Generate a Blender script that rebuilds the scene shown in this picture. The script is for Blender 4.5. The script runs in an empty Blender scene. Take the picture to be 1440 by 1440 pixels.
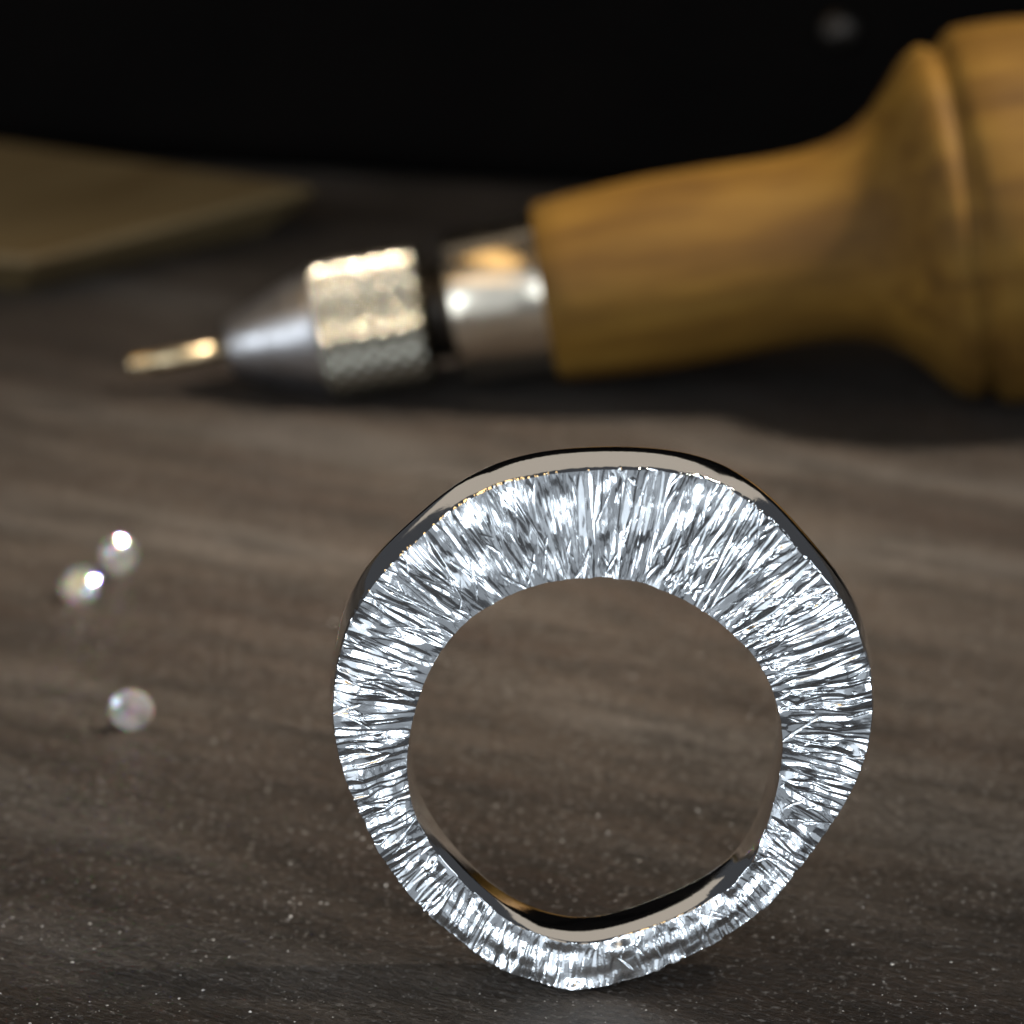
import bpy, bmesh, math, random
import numpy as np
from mathutils import Vector, Matrix

R = math.radians
MM = 0.001
random.seed(7)
rng = np.random.default_rng(11)
sc = bpy.context.scene
col = sc.collection

# ------------------------------------------------------------------ camera
PITCH = R(20.0)
F = 4605.0            # focal length in pixels of the 1440 px photograph
FWD = Vector((0, math.cos(PITCH), -math.sin(PITCH)))
UPV = Vector((0, math.sin(PITCH), math.cos(PITCH)))
XV = Vector((1, 0, 0))


def ray(px, py):
    return FWD + XV * ((px - 720) / F) - UPV * ((py - 720) / F)


CAM = -ray(840, 1393) * (154.5 * MM)      # the ring stands on the origin


def on_ground(px, py, z=0.0):
    v = ray(px, py)
    return CAM + v * ((z - CAM.z) / v.z)


def on_plane_y(px, py, y=0.0):
    v = ray(px, py)
    return CAM + v * ((y - CAM.y) / v.y)


cd = bpy.data.cameras.new('camera')
cam = bpy.data.objects.new('camera', cd)
col.objects.link(cam)
cam.location = CAM
cam.rotation_euler = (R(90) - PITCH, 0, 0)
cd.sensor_width = 36
cd.lens = F / 1440 * 36
cd.clip_start = 0.01
cd.clip_end = 20
cd.dof.use_dof = True
cd.dof.focus_distance = 0.1500
cd.dof.aperture_fstop = cd.lens / 2.45
sc.camera = cam

# ------------------------------------------------------------------ world and lamps (indoors: a workshop by a window)
w = bpy.data.worlds.new('World')
sc.world = w
w.use_nodes = True
bg = w.node_tree.nodes['Background']
bg.inputs[0].default_value = (0.88, 0.92, 1.0, 1)
bg.inputs[1].default_value = 0.055


def area(name, loc, target, sx, sy, power, colour):
    ld = bpy.data.lights.new(name, 'AREA')
    ld.shape = 'RECTANGLE'
    ld.size, ld.size_y, ld.energy, ld.color = sx, sy, power, colour
    o = bpy.data.objects.new(name, ld)
    col.objects.link(o)
    o.location = loc
    o.rotation_euler = (Vector(target) - Vector(loc)).to_track_quat('-Z', 'Y').to_euler()
    return o


def spot(name, loc, target, power, colour, cone, blend, radius):
    ld = bpy.data.lights.new(name, 'SPOT')
    ld.energy, ld.color, ld.spot_size, ld.spot_blend, ld.shadow_soft_size = power, colour, R(cone), blend, radius
    o = bpy.data.objects.new(name, ld)
    col.objects.link(o)
    o.location = loc
    o.rotation_euler = (Vector(target) - Vector(loc)).to_track_quat('-Z', 'Y').to_euler()
    return o


def lit(name, loc, target, sx, sy, radiance, colour):
    """area lamp given by its radiance"""
    return area(name, loc, target, sx, sy, radiance * math.pi * sx * sy, colour)


# tall cool window panes in front (behind the camera), small bright panels added for the ring's white glints, warm ceiling tubes, a bench lamp above right
COOL, WARM = (0.80, 0.90, 1.0), (1.0, 0.66, 0.28)
lit('window_and_fill_light', (-0.66, -0.66, 0.22), (0, 0, 0.02), 0.85, 1.4, 0.95, COOL)
lit('window_and_fill_light', (0.62, -0.72, 0.24), (0, 0, 0.02), 0.65, 1.3, 0.42, COOL)
lit('window_and_fill_light', (-0.02, -0.98, -0.20), (0, 0, 0.02), 0.62, 0.80, 0.24, COOL)  # added low fill, no real pane: lifts the dark flats of the ring face
lit('glint_light', (-0.06, -0.92, 0.44), (0, 0, 0.02), 0.38, 0.44, 7.5, COOL)
lit('glint_light', (0.48, -0.58, 0.30), (0, 0, 0.02), 0.22, 0.36, 4.0, COOL)
lit('side_window_light', (0.80, 0.20, 0.24), (0, 0, 0.02), 0.32, 0.34, 2.6, COOL)
lit('glint_light', (-0.60, -0.32, 0.03), (0, 0, 0.02), 0.22, 0.44, 6.0, COOL)  # added at bench level so the ring's side cuts catch white
lit('tube_light', (-0.62, -0.45, 0.62), (0, 0.05, 0.02), 0.7, 0.13, 1.9, WARM)
lit('tube_light', (-0.52, -0.05, 0.85), (0, 0.05, 0.02), 0.7, 0.20, 2.5, WARM)
spot('bench_lamp', (0.30, 0.04, 0.48), (-0.008, 0.060, 0), 53, (1.0, 0.88, 0.73), 11.0, 1.0, 0.030)
lit('ceiling_light', (0.0, 1.1, 0.85), (0, 0.1, 0.05), 1.9, 1.35, 0.38, (1.0, 0.86, 0.68))

sc.view_settings.view_transform = 'Standard'
sc.view_settings.look = 'None'
sc.view_settings.exposure = 0.0
sc.view_settings.gamma = 1.0
sc.cycles.use_denoising = True
sc.cycles.max_bounces = 12
sc.cycles.transmission_bounces = 10
sc.cycles.sample_clamp_indirect = 6.0


# ------------------------------------------------------------------ helpers
def tag(o, label=None, cat=None, group=None, kind=None):
    if label: o['label'] = label
    if cat: o['category'] = cat
    if group: o['group'] = group
    if kind: o['kind'] = kind
    return o


def link(name, me, mat, parent=None, smooth=True):
    o = bpy.data.objects.new(name, me)
    col.objects.link(o)
    if mat: me.materials.append(mat)
    if smooth:
        me.polygons.foreach_set('use_smooth', [True] * len(me.polygons))
    if parent: o.parent = parent
    return o


def empty(name, loc):
    o = bpy.data.objects.new(name, None)
    col.objects.link(o)
    o.location = loc
    o.empty_display_size = 0.004
    return o


def grid_mesh(name, V, quads):
    me = bpy.data.meshes.new(name)
    n, q = len(V), len(quads)
    me.vertices.add(n)
    me.vertices.foreach_set('co', np.asarray(V, dtype=np.float32).ravel())
    me.loops.add(q * 4)
    me.loops.foreach_set('vertex_index', np.asarray(quads, dtype=np.int32).ravel())
    me.polygons.add(q)
    me.polygons.foreach_set('loop_start', np.arange(0, q * 4, 4, dtype=np.int32))
    me.update(calc_edges=True)
    me.validate()
    return me


class NT:
    """small helper for node materials"""
    def __init__(self, name):
        self.m = bpy.data.materials.new(name)
        self.m.use_nodes = True
        self.t = self.m.node_tree
        self.b = self.t.nodes['Principled BSDF']
        self.co = self.t.nodes.new('ShaderNodeTexCoord')

    def n(self, typ, **kw):
        x = self.t.nodes.new(typ)
        for k, v in kw.items():
            if k in x.inputs.keys(): x.inputs[k].default_value = v
            else: setattr(x, k, v)
        return x

    def l(self, a, b): self.t.links.new(a, b)

    def mapping(self, scale=(1, 1, 1), rot=(0, 0, 0), loc=(0, 0, 0), src='Object'):
        """turn first, then stretch"""
        mp = self.n('ShaderNodeMapping', vector_type='TEXTURE')
        scale = tuple(1 / k for k in scale)
        mp.inputs['Scale'].default_value = scale
        mp.inputs['Rotation'].default_value = rot
        mp.inputs['Location'].default_value = loc
        self.l(self.co.outputs[src], mp.inputs['Vector'])
        return mp.outputs[0]

    def noise(self, vec, scale, detail=4, rough=0.55):
        x = self.n('ShaderNodeTexNoise', Scale=scale, Detail=detail, Roughness=rough)
        self.l(vec, x.inputs['Vector'])
        return x.outputs['Fac']

    def ramp(self, fac, stops):
        x = self.n('ShaderNodeValToRGB')
        e = x.color_ramp.elements
        while len(e) < len(stops): e.new(0.5)
        for i, (p, c) in enumerate(stops):
            e[i].position = p
            e[i].color = (*c, 1) if len(c) == 3 else c
        self.l(fac, x.inputs[0])
        return x.outputs[0]

    def mix(self, fac, a, b, blend='MIX'):
        x = self.n('ShaderNodeMix', data_type='RGBA', blend_type=blend)
        for s, v in ((0, fac), (6, a), (7, b)):
            if hasattr(v, 'links'): self.l(v, x.inputs[s])
            else: x.inputs[s].default_value = v if s == 0 else (*v, 1)
        return x.outputs[2]

    def math(self, op, a, b=0.0):
        x = self.n('ShaderNodeMath', operation=op)
        for i, v in ((0, a), (1, b)):
            if hasattr(v, 'links'): self.l(v, x.inputs[i])
            else: x.inputs[i].default_value = v
        return x.outputs[0]

    def bump(self, h, dist, strength=1.0, prev=None):
        x = self.n('ShaderNodeBump', Strength=strength, Distance=dist)
        self.l(h, x.inputs['Height'])
        if prev: self.l(prev, x.inputs['Normal'])
        return x.outputs[0]

    def set(self, **kw):
        for k, v in kw.items():
            k = k.replace('_', ' ')
            if hasattr(v, 'links'): self.l(v, self.b.inputs[k])
            else: self.b.inputs[k].default_value = (*v, 1) if isinstance(v, tuple) and len(v) == 3 else v
        return self.m


# ------------------------------------------------------------------ materials
def mat_bench():
    t = NT('dark_stained_wood')
    gr = R(-27)
    v_long = t.mapping(scale=(0.22, 1, 1), rot=(0, 0, gr))
    v_obj = t.co.outputs['Object']
    broad = t.noise(v_long, 62, 3, 0.5)
    fine = t.noise(v_long, 420, 5, 0.62)
    grit = t.noise(t.mapping(scale=(0.45, 1, 1), rot=(0, 0, gr)), 3000, 4, 0.7)
    base = t.ramp(broad, [(0.38, (0.028, 0.0165, 0.0105)), (0.5, (0.055, 0.041, 0.0315)), (0.62, (0.090, 0.078, 0.069))])
    base = t.mix(t.ramp(fine, [(0.36, (0.35,) * 3), (0.6, (1, 1, 1))]), (0.008, 0.006, 0.004), base)
    base = t.mix(t.ramp(grit, [(0.40, (0.45,) * 3), (0.56, (1, 1, 1))]), (0.006, 0.005, 0.004), base)
    pale = t.ramp(t.noise(v_obj, 2600, 2, 0.5), [(0.60, (0, 0, 0)), (0.70, (1, 1, 1))])
    base = t.mix(t.math('MULTIPLY', pale, 0.8), base, (0.16, 0.15, 0.14))
    rough = t.ramp(broad, [(0.3, (0.56,) * 3), (0.7, (0.40,) * 3)])
    n1 = t.bump(fine, 0.0006, 0.8)
    n2 = t.bump(grit, 0.00045, 1.0, n1)
    # a shallow scratch running from the ring's foot to the right
    s0, s1 = on_ground(925, 1382), on_ground(1130, 1446)
    d = (s1 - s0).normalized()
    ang = math.atan2(d.y, d.x)
    mid = (s0 + s1) / 2 - Vector((0, 0.443, -0.015))
    sv = t.mapping(rot=(0, 0, ang), loc=(mid.x, mid.y, 0))
    sep = t.n('ShaderNodeSeparateXYZ')
    t.l(sv, sep.inputs[0])
    wob = t.math('MULTIPLY', t.math('SUBTRACT', t.noise(v_obj, 500, 2), 0.5), 0.0005)
    ax_ = t.math('ABSOLUTE', t.math('ADD', sep.outputs['Y'], wob))
    cut = t.math('MULTIPLY', t.math('LESS_THAN', ax_, 0.00009), t.math('LESS_THAN', t.math('ABSOLUTE', sep.outputs['X']), (s1 - s0).length / 2))
    base = t.mix(t.math('MULTIPLY', cut, 0.75), base, (0.008, 0.006, 0.005))
    return t.set(Base_Color=base, Roughness=rough, Specular_IOR_Level=0.36, Normal=n2)


def mat_metal(name, base, rough, fine_bump=0.0):
    t = NT(name)
    v = t.co.outputs['Object']
    r = t.ramp(t.noise(v, 900, 4), [(0.3, (rough * 0.7,) * 3), (0.7, (rough * 1.35,) * 3)])
    t.set(Base_Color=base, Metallic=1.0, Roughness=r)
    if fine_bump:
        t.set(Normal=t.bump(t.noise(v, 5200, 3, 0.6), fine_bump, 0.5))
    return t.m


def mat_wood():
    t = NT('honey_beech_wood')
    v = t.mapping(scale=(0.12, 1, 1))
    g = t.noise(v, 420, 6, 0.65)
    b = t.noise(t.mapping(scale=(0.35, 1, 1)), 110, 4, 0.6)
    c = t.ramp(g, [(0.3, (0.066, 0.030, 0.0045)), (0.5, (0.142, 0.072, 0.0105)), (0.72, (0.20, 0.110, 0.019))])
    c = t.mix(t.ramp(b, [(0.40, (0.0,) * 3), (0.68, (0.75,) * 3)]), c, (0.065, 0.031, 0.007))
    return t.set(Base_Color=c, Roughness=0.68, Specular_IOR_Level=0.16, Normal=t.bump(g, 0.00015, 0.5))


def mat_board():
    t = NT('olive_brown_board')
    g = t.noise(t.mapping(scale=(1, 0.15, 1), rot=(0, 0, R(-35))), 260, 5, 0.6)
    c = t.ramp(g, [(0.3, (0.112, 0.072, 0.027)), (0.7, (0.165, 0.116, 0.052))])
    return t.set(Base_Color=c, Roughness=0.5, Normal=t.bump(g, 0.0002, 0.4))


def mat_black():
    t = NT('black_leather')
    g = t.n('ShaderNodeTexVoronoi', Scale=900)
    t.l(t.co.outputs['Object'], g.inputs['Vector'])
    c = t.ramp(t.noise(t.co.outputs['Object'], 60, 4), [(0.3, (0.0012, 0.0009, 0.0008)), (0.7, (0.0022, 0.0016, 0.0013))])
    return t.set(Base_Color=c, Roughness=0.9, Specular_IOR_Level=0.05, Normal=t.bump(g.outputs['Distance'], 0.0003, 0.5))


def mat_diamond():
    t = NT('clear_diamond')
    add = None
    for c, ior in (((1, 0, 0), 2.28), ((0, 1, 0), 2.42), ((0, 0, 1), 2.58)):
        g = t.n('ShaderNodeBsdfGlass', Roughness=0.0, IOR=ior)
        g.inputs['Color'].default_value = (*c, 1)
        if add is None:
            add = g.outputs[0]
        else:
            a = t.n('ShaderNodeAddShader')
            t.l(add, a.inputs[0]); t.l(g.outputs[0], a.inputs[1])
            add = a.outputs[0]
    mx = t.n('ShaderNodeMixShader', Fac=0.26)
    df = t.n('ShaderNodeBsdfTranslucent')
    df.inputs['Color'].default_value = (0.95, 0.92, 0.90, 1)
    t.l(add, mx.inputs[1]); t.l(df.outputs[0], mx.inputs[2])
    out = next(n for n in t.t.nodes if n.type == 'OUTPUT_MATERIAL')
    t.l(mx.outputs[0], out.inputs[0])
    t.t.nodes.remove(t.b)
    return t.m


def mat_dust():
    t = NT('pale_dust')
    return t.set(Base_Color=(0.58, 0.56, 0.53), Roughness=0.35)


M_bench = mat_bench()
M_silver = mat_metal('polished_silver', (0.90, 0.905, 0.92), 0.06, 0.000004)
M_face = mat_metal('cut_silver', (0.93, 0.94, 0.95), 0.19)
M_steel = mat_metal('satin_steel', (0.38, 0.365, 0.365), 0.36)
M_knurl = mat_metal('nickel_knurl', (0.31, 0.29, 0.235), 0.2)
M_nickel = mat_metal('polished_nickel', (0.58, 0.51, 0.41), 0.19)
M_dark = mat_metal('blackened_steel', (0.035, 0.03, 0.026), 0.45)
M_needle = mat_metal('bright_needle', (0.62, 0.49, 0.30), 0.30)
M_wood, M_board, M_black = mat_wood(), mat_board(), mat_black()
M_dia, M_dust = mat_diamond(), mat_dust()

# ------------------------------------------------------------------ workbench slab
bm = bmesh.new()
bmesh.ops.create_cube(bm, size=1)
for v in bm.verts:
    v.co = Vector((v.co.x * 1.1, 0.443 + v.co.y * 0.9, -0.015 + v.co.z * 0.03))
bmesh.ops.bevel(bm, geom=bm.edges[:], offset=0.002, segments=2, affect='EDGES')
me = bpy.data.meshes.new('workbench')
bm.to_mesh(me); bm.free()
bench = link('workbench', me, M_bench, smooth=False)
tag(bench, 'dark brown stained wooden workbench top with grainy dusty surface', 'workbench', kind='structure')

# ------------------------------------------------------------------ black case behind
BT = 0.0040           # thickness of the board in front of the case
P, Q = on_ground(0, 168, BT), on_ground(700, 268)
P.z = 0
ex = (Q - P).normalized()
ey = Vector((-ex.y, ex.x, 0))
case = empty('tool_case', P)
mx = Matrix((( ex.x, ey.x, 0), (ex.y, ey.y, 0), (0, 0, 1))).to_4x4()
case.matrix_world = Matrix.Translation(P) @ mx
tag(case, 'black leather tool case standing upright at the back of the bench', 'case')


def box_part(name, lo, hi, bev, mat, parent):
    b = bmesh.new()
    bmesh.ops.create_cube(b, size=1)
    for v in b.verts:
        v.co = Vector([(lo[i] + hi[i]) / 2 + v.co[i] * (hi[i] - lo[i]) for i in range(3)])
    bmesh.ops.bevel(b, geom=b.edges[:], offset=bev, segments=4, profile=0.5, affect='EDGES')
    m = bpy.data.meshes.new(name)
    b.to_mesh(m); b.free()
    return link(name, m, mat, parent)


box_part('case_body', (-0.025, 0, 0.0), (0.135, 0.07, 0.070), 0.004, M_black, case)
box_part('case_lid', (-0.026, -0.001, 0.0706), (0.136, 0.071, 0.118), 0.005, M_black, case)


def lathe(name, prof, mat, parent, n=64, matrix=None):
    """prof: list of (x along the axis, radius); axis is local X"""
    V, quads = [], []
    for x, r in prof:
        for k in range(n):
            a = 2 * math.pi * k / n
            V.append((x, r * math.cos(a), r * math.sin(a)))
    for i in range(len(prof) - 1):
        for k in range(n):
            k2 = (k + 1) % n
            quads.append((i * n + k, i * n + k2, (i + 1) * n + k2, (i + 1) * n + k))
    m = grid_mesh(name, V, quads)
    o = link(name, m, mat, parent)
    if matrix: o.matrix_local = matrix
    return o


# small dull rivet on the front of the case (seen as a grey blur)
v = ray(1180, 45)
Pn = ey
t_ = (P - CAM).dot(Pn) / v.dot(Pn)
hit = CAM + v * t_
loc = case.matrix_world.inverted() @ hit
riv = lathe('rivet', [(-0.0002, 0.0019), (0.0004, 0.0018), (0.0009, 0.0012), (0.0011, 0.00001)], M_dark, case, 24)
riv.matrix_local = Matrix.Translation((loc.x, 0.0, loc.z)) @ Matrix.Rotation(R(-90), 4, 'Z')

# ------------------------------------------------------------------ olive board lying against the case
corner = on_ground(45, 362, BT)
tip = on_ground(440, 262, BT)
farl = P - ex * 0.024 - ey * 0.0002
left = on_ground(-190, 352, BT)


def poly_slab(name, pts, z0, z1, inset, mat):
    """slab whose sides are undercut: the underside is inset from the top outline"""
    c = sum((Vector(p) for p in pts), Vector()) / len(pts)
    b = bmesh.new()
    top = [b.verts.new((p.x, p.y, z1)) for p in pts]
    mid = [b.verts.new((p.x, p.y, z1 - 0.0006)) for p in pts]
    low = []
    n = len(pts)
    for i, p in enumerate(pts):
        a, d = pts[i - 1], pts[(i + 1) % n]
        e1, e2 = (p - a).normalized(), (d - p).normalized()
        n1, n2 = Vector((-e1.y, e1.x, 0)), Vector((-e2.y, e2.x, 0))
        bis = (n1 + n2).normalized()
        if bis.dot(c - p) < 0: bis = -bis
        low.append(b.verts.new(p + bis * inset + Vector((0, 0, z0 - p.z))))
    b.faces.new(top); b.faces.new(low[::-1])
    for A, B in ((top, mid), (mid, low)):
        for i in range(n):
            b.faces.new((A[i], B[i], B[(i + 1) % n], A[(i + 1) % n]))
    bmesh.ops.recalc_face_normals(b, faces=b.faces[:])
    bmesh.ops.bevel(b, geom=[e for e in b.edges if all(v in top for v in e.verts)], offset=0.0003, segments=3, affect='EDGES')
    m = bpy.data.meshes.new(name)
    b.to_mesh(m); b.free()
    return link(name, m, mat, smooth=False)


pts = []
for q in (corner, tip, farl, left):
    pts.append(Vector((q.x, q.y, 0)))
board = poly_slab('wooden_board', pts, 0.0, BT, 0.0044, M_board)
tag(board, 'olive brown pointed wooden board lying in front of the black case', 'board')

# ------------------------------------------------------------------ pin vise with wooden handle
rA, rB = 4.75 * MM, 13.5 * MM
A = on_ground(515, 456, 5.2 * MM)
B = on_ground(1405, 300, rB + 0.0001)
SHIFT = 8
ax = (B - A).normalized()
ay = Vector((0, 0, 1)).cross(ax).normalized()
az = ax.cross(ay)
tool = empty('pin_vise', A)
tool.matrix_world = Matrix.Translation(A) @ Matrix((ax, ay, az)).transposed().to_4x4()
tag(tool, 'pin vise with turned wooden handle, knurled metal collar and fine needle', 'hand tool')


def axis_x(px, py):
    """axis coordinate whose picture lies nearest to (px, py)"""
    best = None
    for k in range(-4000, 7000):
        x = k * 0.02 * MM
        p = A + ax * x - CAM
        d = p.dot(FWD)
        u = 720 + F * p.x / d - SHIFT
        if best is None or abs(u - px) < best[0]: best = (abs(u - px), x)
    return best[1]


xs = {k: axis_x(k, 0) for k in (176, 313, 318, 440, 447, 590, 622, 630, 764, 768, 1440)}
X = lambda px: xs[px] if px in xs else xs.setdefault(px, axis_x(px, 0))
print('tool scale mm/px', (X(590) - X(447)) / MM / 143, 'A', A / MM, 'B', B / MM, 'cam', CAM / MM)

nd = lathe('needle', [(X(172), 0.00001), (X(174), 0.00055), (X(180), 0.00068), (X(322), 0.00070), (X(322), 0.00001)], M_needle, tool, 20)
lathe('nose_cone', [(X(314), 0.00001), (X(314), 0.0016), (X(316), 0.0020), (X(322), 0.00215), (X(380), 0.0035), (X(434), 0.0046), (X(440), 0.0047),
                    (X(450), 0.0047), (X(450), 0.00001)], M_steel, tool, 96)
# knurled collar: crossed helical grooves cut into real relief
xa, xb = X(440), X(594)
NA, NX = 24 * 14, 100
prof_r = 0.0052
V, quads = [], []
rows = [(xa, 0.00001, 0), (xa, 0.0044, 0), (xa + 0.00025, 0.0047, 0)]
for i in range(NX + 1):
    rows.append((xa + 0.0004 + (xb - xa - 0.0008) * i / NX, prof_r, 1))
rows += [(xb - 0.00025, 0.0047, 0), (xb, 0.0044, 0), (xb, 0.00001, 0)]
for x, r, kn in rows:
    for k in range(NA):
        a = 2 * math.pi * k / NA
        rr = r
        if kn:
            p = 24 * k / NA
            s = x / (0.00135)
            tri = lambda q: abs((q % 1.0) - 0.5) * 2
            rr = r - 0.00042 * max(tri(p + s), tri(p - s)) ** 1.15
        V.append((x, rr * math.cos(a), rr * math.sin(a)))
for i in range(len(rows) - 1):
    for k in range(NA):
        k2 = (k + 1) % NA
        quads.append((i * NA + k, i * NA + k2, (i + 1) * NA + k2, (i + 1) * NA + k))
link('knurled_collar', grid_mesh('knurled_collar', V, quads), M_knurl, tool, smooth=False)
lathe('neck', [(X(590), 0.00001), (X(590), 0.0034), (X(634), 0.0036), (X(634), 0.00001)], M_dark, tool, 48)
fa, fb = X(628), X(766)
lathe('ferrule', [(fa, 0.00001), (fa, 0.0048), (fa + 0.0001, 0.0052), (fa + 0.0004, 0.00545), (fb - 0.0003, 0.00575), (fb + 0.001, 0.00576), (fb + 0.001, 0.00001)], M_nickel, tool, 96)
# handle: neck, flare, crease, bulb, rounded end
hx = lambda px: X(px)
S = lambda px, r: (hx(px), r * MM * (1 - 0.06 * min(1, max(0, (px - 900) / 300))))
prof = [(hx(758), 0.00001), (hx(758), 0.0060), (hx(759), 0.0063), (hx(764), 0.00655), S(800, 6.7), S(860, 6.9), S(920, 7.05), S(980, 7.1), S(1040, 7.1),
        S(1100, 7.1), S(1140, 7.25), S(1180, 7.65), S(1215, 8.4), S(1245, 9.6), S(1275, 11.5), S(1298, 12.9), S(1312, 13.4), S(1322, 13.65),
        S(1330, 13.5), S(1338, 13.15), S(1346, 13.25), S(1354, 13.85), S(1364, 14.3), S(1372, 14.55), S(1405, 14.6), S(1450, 14.5), S(1500, 14.1),
        S(1550, 13.2), S(1600, 11.6), S(1640, 9.4), S(1665, 7.0), S(1680, 4.0), S(1685, 0.01)]
lathe('handle', prof, M_wood, tool, 128)

# ------------------------------------------------------------------ the ring
CX, CY = 848, 1015
outer_px = [(840, 664), (868, 663), (909, 664), (951, 668), (990, 675), (1020, 687), (1068, 717), (1107, 755), (1134, 789), (1165, 822), (1187, 850), (1207, 883),
            (1218, 919), (1225, 955), (1227, 989), (1226, 1019), (1220, 1053), (1209, 1083), (1191, 1119), (1177, 1144), (1162, 1167), (1134, 1203), (1112, 1230),
            (1090, 1255), (1068, 1280), (1040, 1303), (1018, 1315), (987, 1333), (940, 1354), (895, 1373), (862, 1384), (830, 1387), (787, 1386), (745, 1376), (712, 1362),
            (676, 1343), (654, 1324), (629, 1303), (607, 1284), (576, 1259), (548, 1222), (532, 1189), (515, 1155), (498, 1119), (484, 1083), (475, 1055), (470, 1028),
            (468, 1000), (469, 978), (473, 950), (482, 905), (493, 872), (507, 844), (532, 812), (584, 767), (629, 726), (662, 702), (718, 679), (780, 667)]
inner_px = [(840, 808), (868, 809), (895, 815), (932, 826), (962, 840), (993, 859), (1018, 878), (1048, 905), (1072, 935), (1086, 969), (1096, 1000), (1101, 1042), (1098, 1083),
            (1091, 1119), (1080, 1153), (1073, 1180), (1060, 1213), (1032, 1244), (1007, 1264), (968, 1283), (923, 1302), (895, 1312), (862, 1324), (830, 1331), (801, 1331),
            (759, 1318), (718, 1299), (690, 1282), (662, 1254), (640, 1230), (618, 1205), (595, 1172), (579, 1133), (573, 1092), (573, 1055), (579, 1020), (587, 990), (596, 955), (612, 925),
            (645, 882), (670, 861), (698, 844), (729, 830), (768, 818), (805, 810)]
NT_, NR = 2600, 84
ctr = on_plane_y(CX, CY)


def polar(pxs):
    a, r = [], []
    for p in pxs:
        q = on_plane_y(*p) - ctr
        a.append(math.atan2(q.x, q.z) % (2 * math.pi))
        r.append(math.hypot(q.x, q.z))
    a, r = np.array(a), np.array(r)
    o = np.argsort(a)
    a, r = a[o], r[o]
    th = np.arange(NT_) * 2 * np.pi / NT_
    out = np.interp(th, a, r, period=2 * np.pi)
    k = np.exp(-0.5 * (np.arange(-160, 161) / 42.0) ** 2); k /= k.sum()
    return th, np.convolve(np.concatenate([out[-160:], out, out[:160]]), k, 'valid')


th, Ro = polar(outer_px)
_, Ri = polar(inner_px)


def smooth_noise(n_th, n_r, kt, kr):
    """periodic-in-theta value noise on the (theta, r) grid"""
    g = rng.normal(size=(kr, kt))
    tt = np.arange(n_th) / n_th * kt
    rr = np.linspace(0, kr - 1.001, n_r)
    i0 = tt.astype(int) % kt; i1 = (i0 + 1) % kt; f = tt % 1; f = f * f * (3 - 2 * f)
    j0 = rr.astype(int); j1 = j0 + 1; h = rr % 1; h = h * h * (3 - 2 * h)
    a = g[j0][:, i0] * (1 - f) + g[j0][:, i1] * f
    b = g[j1][:, i0] * (1 - f) + g[j1][:, i1] * f
    return a * (1 - h)[:, None] + b * h[:, None]


# chisel strokes: depth map over (r row, theta column)
s_row = np.linspace(0, 1, NR)
depth = np.zeros((NR, NT_))
Wd = Ro - Ri
Rm = (Ro + Ri) / 2


def stroke(i0, s0, length, slope, hw, d, asym, taper):
    """i0 theta column at start, s0 start (0 inner..1 outer) in face widths, slope = sideways mm per mm of radius"""
    wd = Wd[i0 % NT_]
    mmcol = Rm[i0 % NT_] * 2 * np.pi / NT_
    s1 = s0 + length
    r0, r1 = max(0, int(s0 * (NR - 1))), min(NR - 1, int(math.ceil(s1 * (NR - 1))))
    if r1 <= r0: return
    rows = np.arange(r0, r1 + 1)
    tt = (s_row[rows] - s0) / length
    bend = 0.00012 * math.sin(i0 * 1.7) * np.sin(tt * 3.0)
    prof = np.clip(np.minimum(tt / taper, (1 - tt) / taper), 0, 1) ** 0.6
    cen = (s_row[rows] - s0) * wd * slope + bend
    span = int((abs(length * wd * slope) + 0.0002 + hw * 1.3) / mmcol) + 2
    cols = np.arange(i0 - span, i0 + span + 1)
    off = (cols - i0)[None, :] * mmcol * ((Ri[i0 % NT_] + s_row[rows] * wd) / Rm[i0 % NT_])[:, None] - cen[:, None]
    u = off / (hw * (0.35 + 0.65 * prof))[:, None]
    u = np.where(u > asym, (u - asym) / (1 - asym), (u - asym) / (1 + asym))
    cut = d * prof[:, None] * np.clip(1 - np.abs(u), 0, 1) ** 0.85
    cc = cols % NT_
    sub = depth[r0:r1 + 1][:, cc]
    depth[r0:r1 + 1, cc[0]:cc[0] + 1] = depth[r0:r1 + 1, cc[0]:cc[0] + 1]
    depth[np.ix_(rows, cc)] = np.maximum(sub, cut)


random.seed(5)
for k in range(430):
    i0 = random.randrange(NT_)
    L = random.uniform(0.5, 1.1) if Wd[i0] > 0.003 else random.uniform(0.8, 1.15)
    s0 = (1.03 - L) if random.random() < 0.6 else random.uniform(-0.06, 0.35)
    stroke(i0, s0, L, random.gauss(0, 0.12), random.uniform(0.13, 0.34) * MM, random.uniform(0.05, 0.15) * MM,
           random.uniform(-0.6, 0.6), random.uniform(0.1, 0.45))
for k in range(230):
    i0 = random.randrange(NT_)
    L = random.uniform(0.2, 0.75)
    stroke(i0, random.uniform(-0.05, 0.7), L, random.gauss(0, 0.5), random.uniform(0.04, 0.09) * MM, random.uniform(0.08, 0.15) * MM,
           random.uniform(-0.5, 0.5), 0.3)
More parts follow.
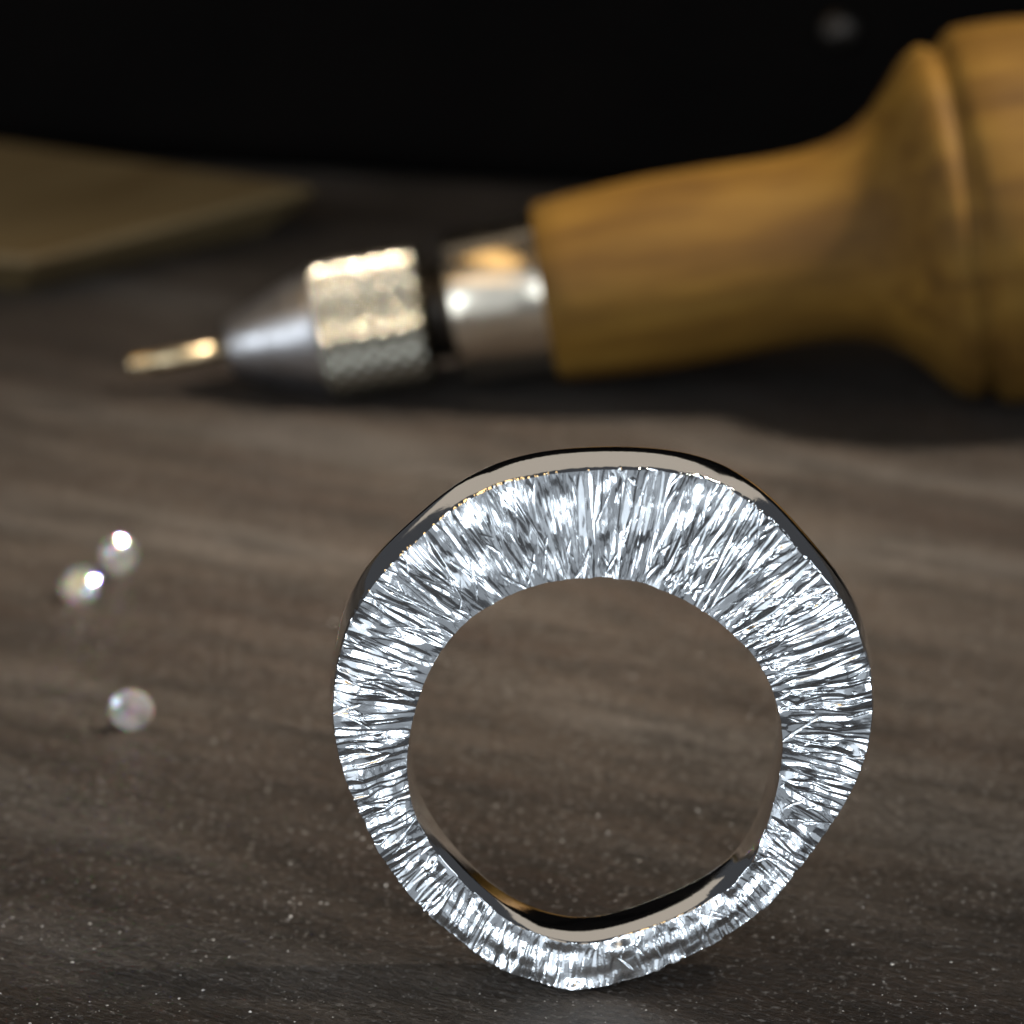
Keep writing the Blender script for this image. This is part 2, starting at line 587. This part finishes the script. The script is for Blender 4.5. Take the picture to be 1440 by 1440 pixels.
# the upper right is peened: short broken dents
for k in range(420):
    a = random.gauss(R(45), R(24))
    i0 = int(a / (2 * math.pi) * NT_) % NT_
    stroke(i0, random.uniform(0.0, 0.9), random.uniform(0.06, 0.2), random.gauss(0, 0.4), random.uniform(0.06, 0.15) * MM,
           random.uniform(0.05, 0.14) * MM, random.uniform(-0.5, 0.5), 0.5)
wb = np.clip((Wd - 0.0022) / 0.0022, 0, 1)[None, :]
depth += 0.016 * MM * (smooth_noise(NT_, NR, 300, 10) * wb + smooth_noise(NT_, NR, 300, 4) * (1 - wb))
depth += 0.0018 * MM * smooth_noise(NT_, NR, 900, 34)
wave = 0.085 * MM * smooth_noise(NT_, NR, 70, 5) + 0.08 * MM * smooth_noise(NT_, NR, 15, 2)
# gentle doming of the face, rim dropping away a little
dome_c = 0.5 - 0.62 * np.cos(th)
dome = 0.36 * MM * (s_row[:, None] - dome_c[None, :]) ** 2 - 0.06 * MM
Y = depth + wave + dome

DEP = 2.75 * MM
rad = Ri[None, :] + s_row[:, None] * Wd[None, :]
# ragged outlines where the strokes run over the edge
rad[-1] -= depth[-1] * 0.45
rad[-2] -= depth[-2] * 0.15
rad[0] += depth[0] * 0.25
all_r = [rad[j] for j in range(NR)]
all_y = [Y[j] for j in range(NR)]
# outer band: leaves the face edge, swells gently, straight to the back
ye, yi = Y[-1], Y[0]
sm_o = np.convolve(np.concatenate([ye[-40:], ye, ye[:40]]), np.ones(81) / 81, 'valid')
sm_i = np.convolve(np.concatenate([yi[-40:], yi, yi[:40]]), np.ones(81) / 81, 'valid')
band_o = [(0.018, 0.035, 0.6), (0.04, 0.072, 0.3), (0.065, 0.10, 0.1), (0.10, 0.12, 0), (0.2, 0.17, 0), (0.35, 0.25, 0), (0.5, 0.315, 0), (0.63, 0.36, 0), (0.74, 0.382, 0), (0.86, 0.385, 0), (0.93, 0.36, 0), (0.97, 0.30, 0), (0.99, 0.19, 0), (1.0, 0.12, 0)]
side_o = 0.72 + 0.25 * np.cos(th)
for f, b, e in band_o:
    all_r.append(Ro + b * MM * side_o - e * depth[-1] * 0.45)
    all_y.append((sm_o * (1 - e) + ye * e) * (1 - f) + f * DEP)
# back face
for f in (0.05, 0.5, 0.95):
    all_r.append(Ro * (1 - f) + Ri * f + (0.12 * side_o * (1 - f) - 0.10 * f * (0.62 - 0.38 * np.cos(th))) * MM)
    all_y.append(np.full(NT_, DEP))
band_i = [(1.0, -0.10), (0.985, -0.17), (0.95, -0.20), (0.85, -0.21), (0.7, -0.212), (0.56, -0.212), (0.46, -0.209), (0.37, -0.198), (0.30, -0.178), (0.24, -0.152), (0.17, -0.118), (0.11, -0.088), (0.07, -0.066), (0.035, -0.036), (0.015, -0.016)]
side_i = 0.62 - 0.38 * np.cos(th)
for f, b in band_i:
    all_r.append(Ri + b * MM * side_i)
    all_y.append(sm_i * (1 - f) + f * DEP)
AR, AY = np.array(all_r), np.array(all_y)
PX = ctr.x + AR * np.sin(th)[None, :]
PZ = ctr.z + AR * np.cos(th)[None, :]
NA_ = len(AR)
PY = AY
zmin = PZ.min()
ring_pos = Vector((ctr.x, 0, 0))
Vall = np.stack([PX - ring_pos.x, PY, PZ - zmin], axis=-1)
ring = empty('ring', ring_pos)
tag(ring, 'wide silver ring standing upright on its rim with radially cut textured face', 'ring')


def sub_mesh(name, rws, mat):
    n = len(rws)
    V = Vall[rws].reshape(-1, 3)
    i = np.arange(n - 1)[:, None] * NT_
    k = np.arange(NT_)[None, :]
    k2 = (k + 1) % NT_
    q = np.stack([i + k, i + k2, i + NT_ + k2, i + NT_ + k], axis=-1).reshape(-1, 4)
    return link(name, grid_mesh(name, V, q), mat, ring)


NB = len(band_o)
sub_mesh('textured_face', list(range(NR)), M_face)
sub_mesh('outer_band', list(range(NR - 1, NR + NB)), M_silver)
sub_mesh('back_face', list(range(NR + NB - 1, NR + NB + 4)), M_silver)
sub_mesh('inner_band', list(range(NR + NB + 3, NA_)) + [0], M_silver)


# ------------------------------------------------------------------ loose diamonds
def brilliant(d):
    r = d / 2
    b = bmesh.new()
    def circ(rad, z, n, ph=0.0):
        return [b.verts.new((rad * math.cos(2 * math.pi * (k + ph) / n), rad * math.sin(2 * math.pi * (k + ph) / n), z)) for k in range(n)]
    table = circ(0.57 * r, 0.345 * r, 8, 0.5)
    star = circ(0.80 * r, 0.215 * r, 8, 0.0)
    g1 = circ(r, 0.03 * r, 16)
    g0 = circ(r, -0.03 * r, 16)
    pav = circ(0.26 * r, -0.68 * r, 8, 0.0)
    cul = b.verts.new((0, 0, -0.87 * r))
    b.faces.new(table)
    for k in range(8):
        k2 = (k + 1) % 8
        # star facet, kite halves, upper girdle halves
        b.faces.new((table[k - 1], star[k], table[k]))
        b.faces.new((table[k], star[k], g1[2 * k + 1]))
        b.faces.new((table[k], g1[2 * k + 1], star[k2]))
        b.faces.new((star[k], g1[2 * k], g1[2 * k + 1]))
        b.faces.new((star[k2], g1[2 * k + 1], g1[(2 * k + 2) % 16]))
        # pavilion
        b.faces.new((pav[k], g0[2 * k + 1], g0[2 * k]))
        b.faces.new((pav[k2], g0[(2 * k + 2) % 16], g0[2 * k + 1]))
        b.faces.new((pav[k], pav[k2], g0[2 * k + 1]))
        b.faces.new((cul, pav[k2], pav[k]))
    for k in range(16):
        k2 = (k + 1) % 16
        b.faces.new((g1[k], g0[k], g0[k2], g1[k2]))
    bmesh.ops.recalc_face_normals(b, faces=b.faces[:])
    m = bpy.data.meshes.new('diamond')
    b.to_mesh(m); b.free()
    return m


dm = brilliant(2.55 * MM)
LAMP = Vector((0.30, 0.04, 0.48))
WIN = Vector((-0.55, -0.85, 0.62))
stones = [
    (167, 781, 0.80, 110, 'small clear cut diamond nearest the needle, upper one of the touching pair'),
    (112, 823, 0.80, 20, 'small clear cut diamond leftmost on the bench, lower one of the touching pair'),
    (184, 998, 0.80, 75, 'small clear cut diamond lying alone in front of the touching pair'),
]
for i, (px, py, kk, spin, lab) in enumerate(stones):
    o = bpy.data.objects.new('diamond', dm)
    col.objects.link(o)
    g = on_ground(px, py, 1.0 * MM)
    # one crown facet glints: its normal halves the angle between eye and lamp
    half = ((CAM - g).normalized() + (LAMP - g).normalized()).normalized()
    if i == 2: half = Matrix.Rotation(R(24), 3, 'X') @ half      # the lone stone lies turned away from the lamp
    fn = max((p for p in dm.polygons if abs(p.normal.z - kk) < 0.09), key=lambda p: p.area).normal
    q = fn.rotation_difference(half)
    mw = (Matrix.Rotation(R(spin), 3, half) @ q.to_matrix())
    o.rotation_euler = mw.to_euler()
    zlow = min((mw @ v.co).z for v in dm.vertices)
    g = on_ground(px, py, -zlow)
    o.location = (g.x, g.y, -zlow)
    tag(o, lab, 'diamond', 'loose diamonds on the bench')
dm.materials.append(M_dia)

# ------------------------------------------------------------------ dust on the bench
V, Fc = [], []
clumps = [(random.uniform(-30, 1470), random.triangular(1080, 1470, 1400)) for _ in range(46)]
for k in range(2100):
    if k < 1100:
        c = random.choice(clumps)
        p = on_ground(c[0] + random.gauss(0, 62), c[1] + random.gauss(0, 17))
    elif k < 1550:
        p = on_ground(random.uniform(-30, 1470), random.triangular(1060, 1480, 1420))
    else:
        p = on_ground(random.uniform(-30, 1470), random.uniform(600, 1200))
    if p.y < -0.0065: continue
    s = min(0.11, random.lognormvariate(-3.85, 0.52)) * MM
    if abs(p.x - ring_pos.x) < 0.005 and -0.0006 < p.y < 0.0034: continue
    b0 = len(V)
    a = random.uniform(0, 6.28)
    e = random.uniform(0.5, 1.8)
    for j in range(5):
        q = a + j * 1.2566
        V.append((p.x + s * e * math.cos(q) * random.uniform(.7, 1.2), p.y + s * math.sin(q) * random.uniform(.7, 1.2), 0.00001 + random.uniform(0, .3) * s))
    V.append((p.x, p.y, s * random.uniform(0.6, 1.3)))
    for j in range(5):
        Fc.append((b0 + j, b0 + (j + 1) % 5, b0 + 5))
me = bpy.data.meshes.new('dust')
me.from_pydata(V, [], Fc)
dust = link('dust', me, M_dust, smooth=False)
tag(dust, 'tiny pale dust specks scattered over the dark bench', 'dust', kind='stuff')
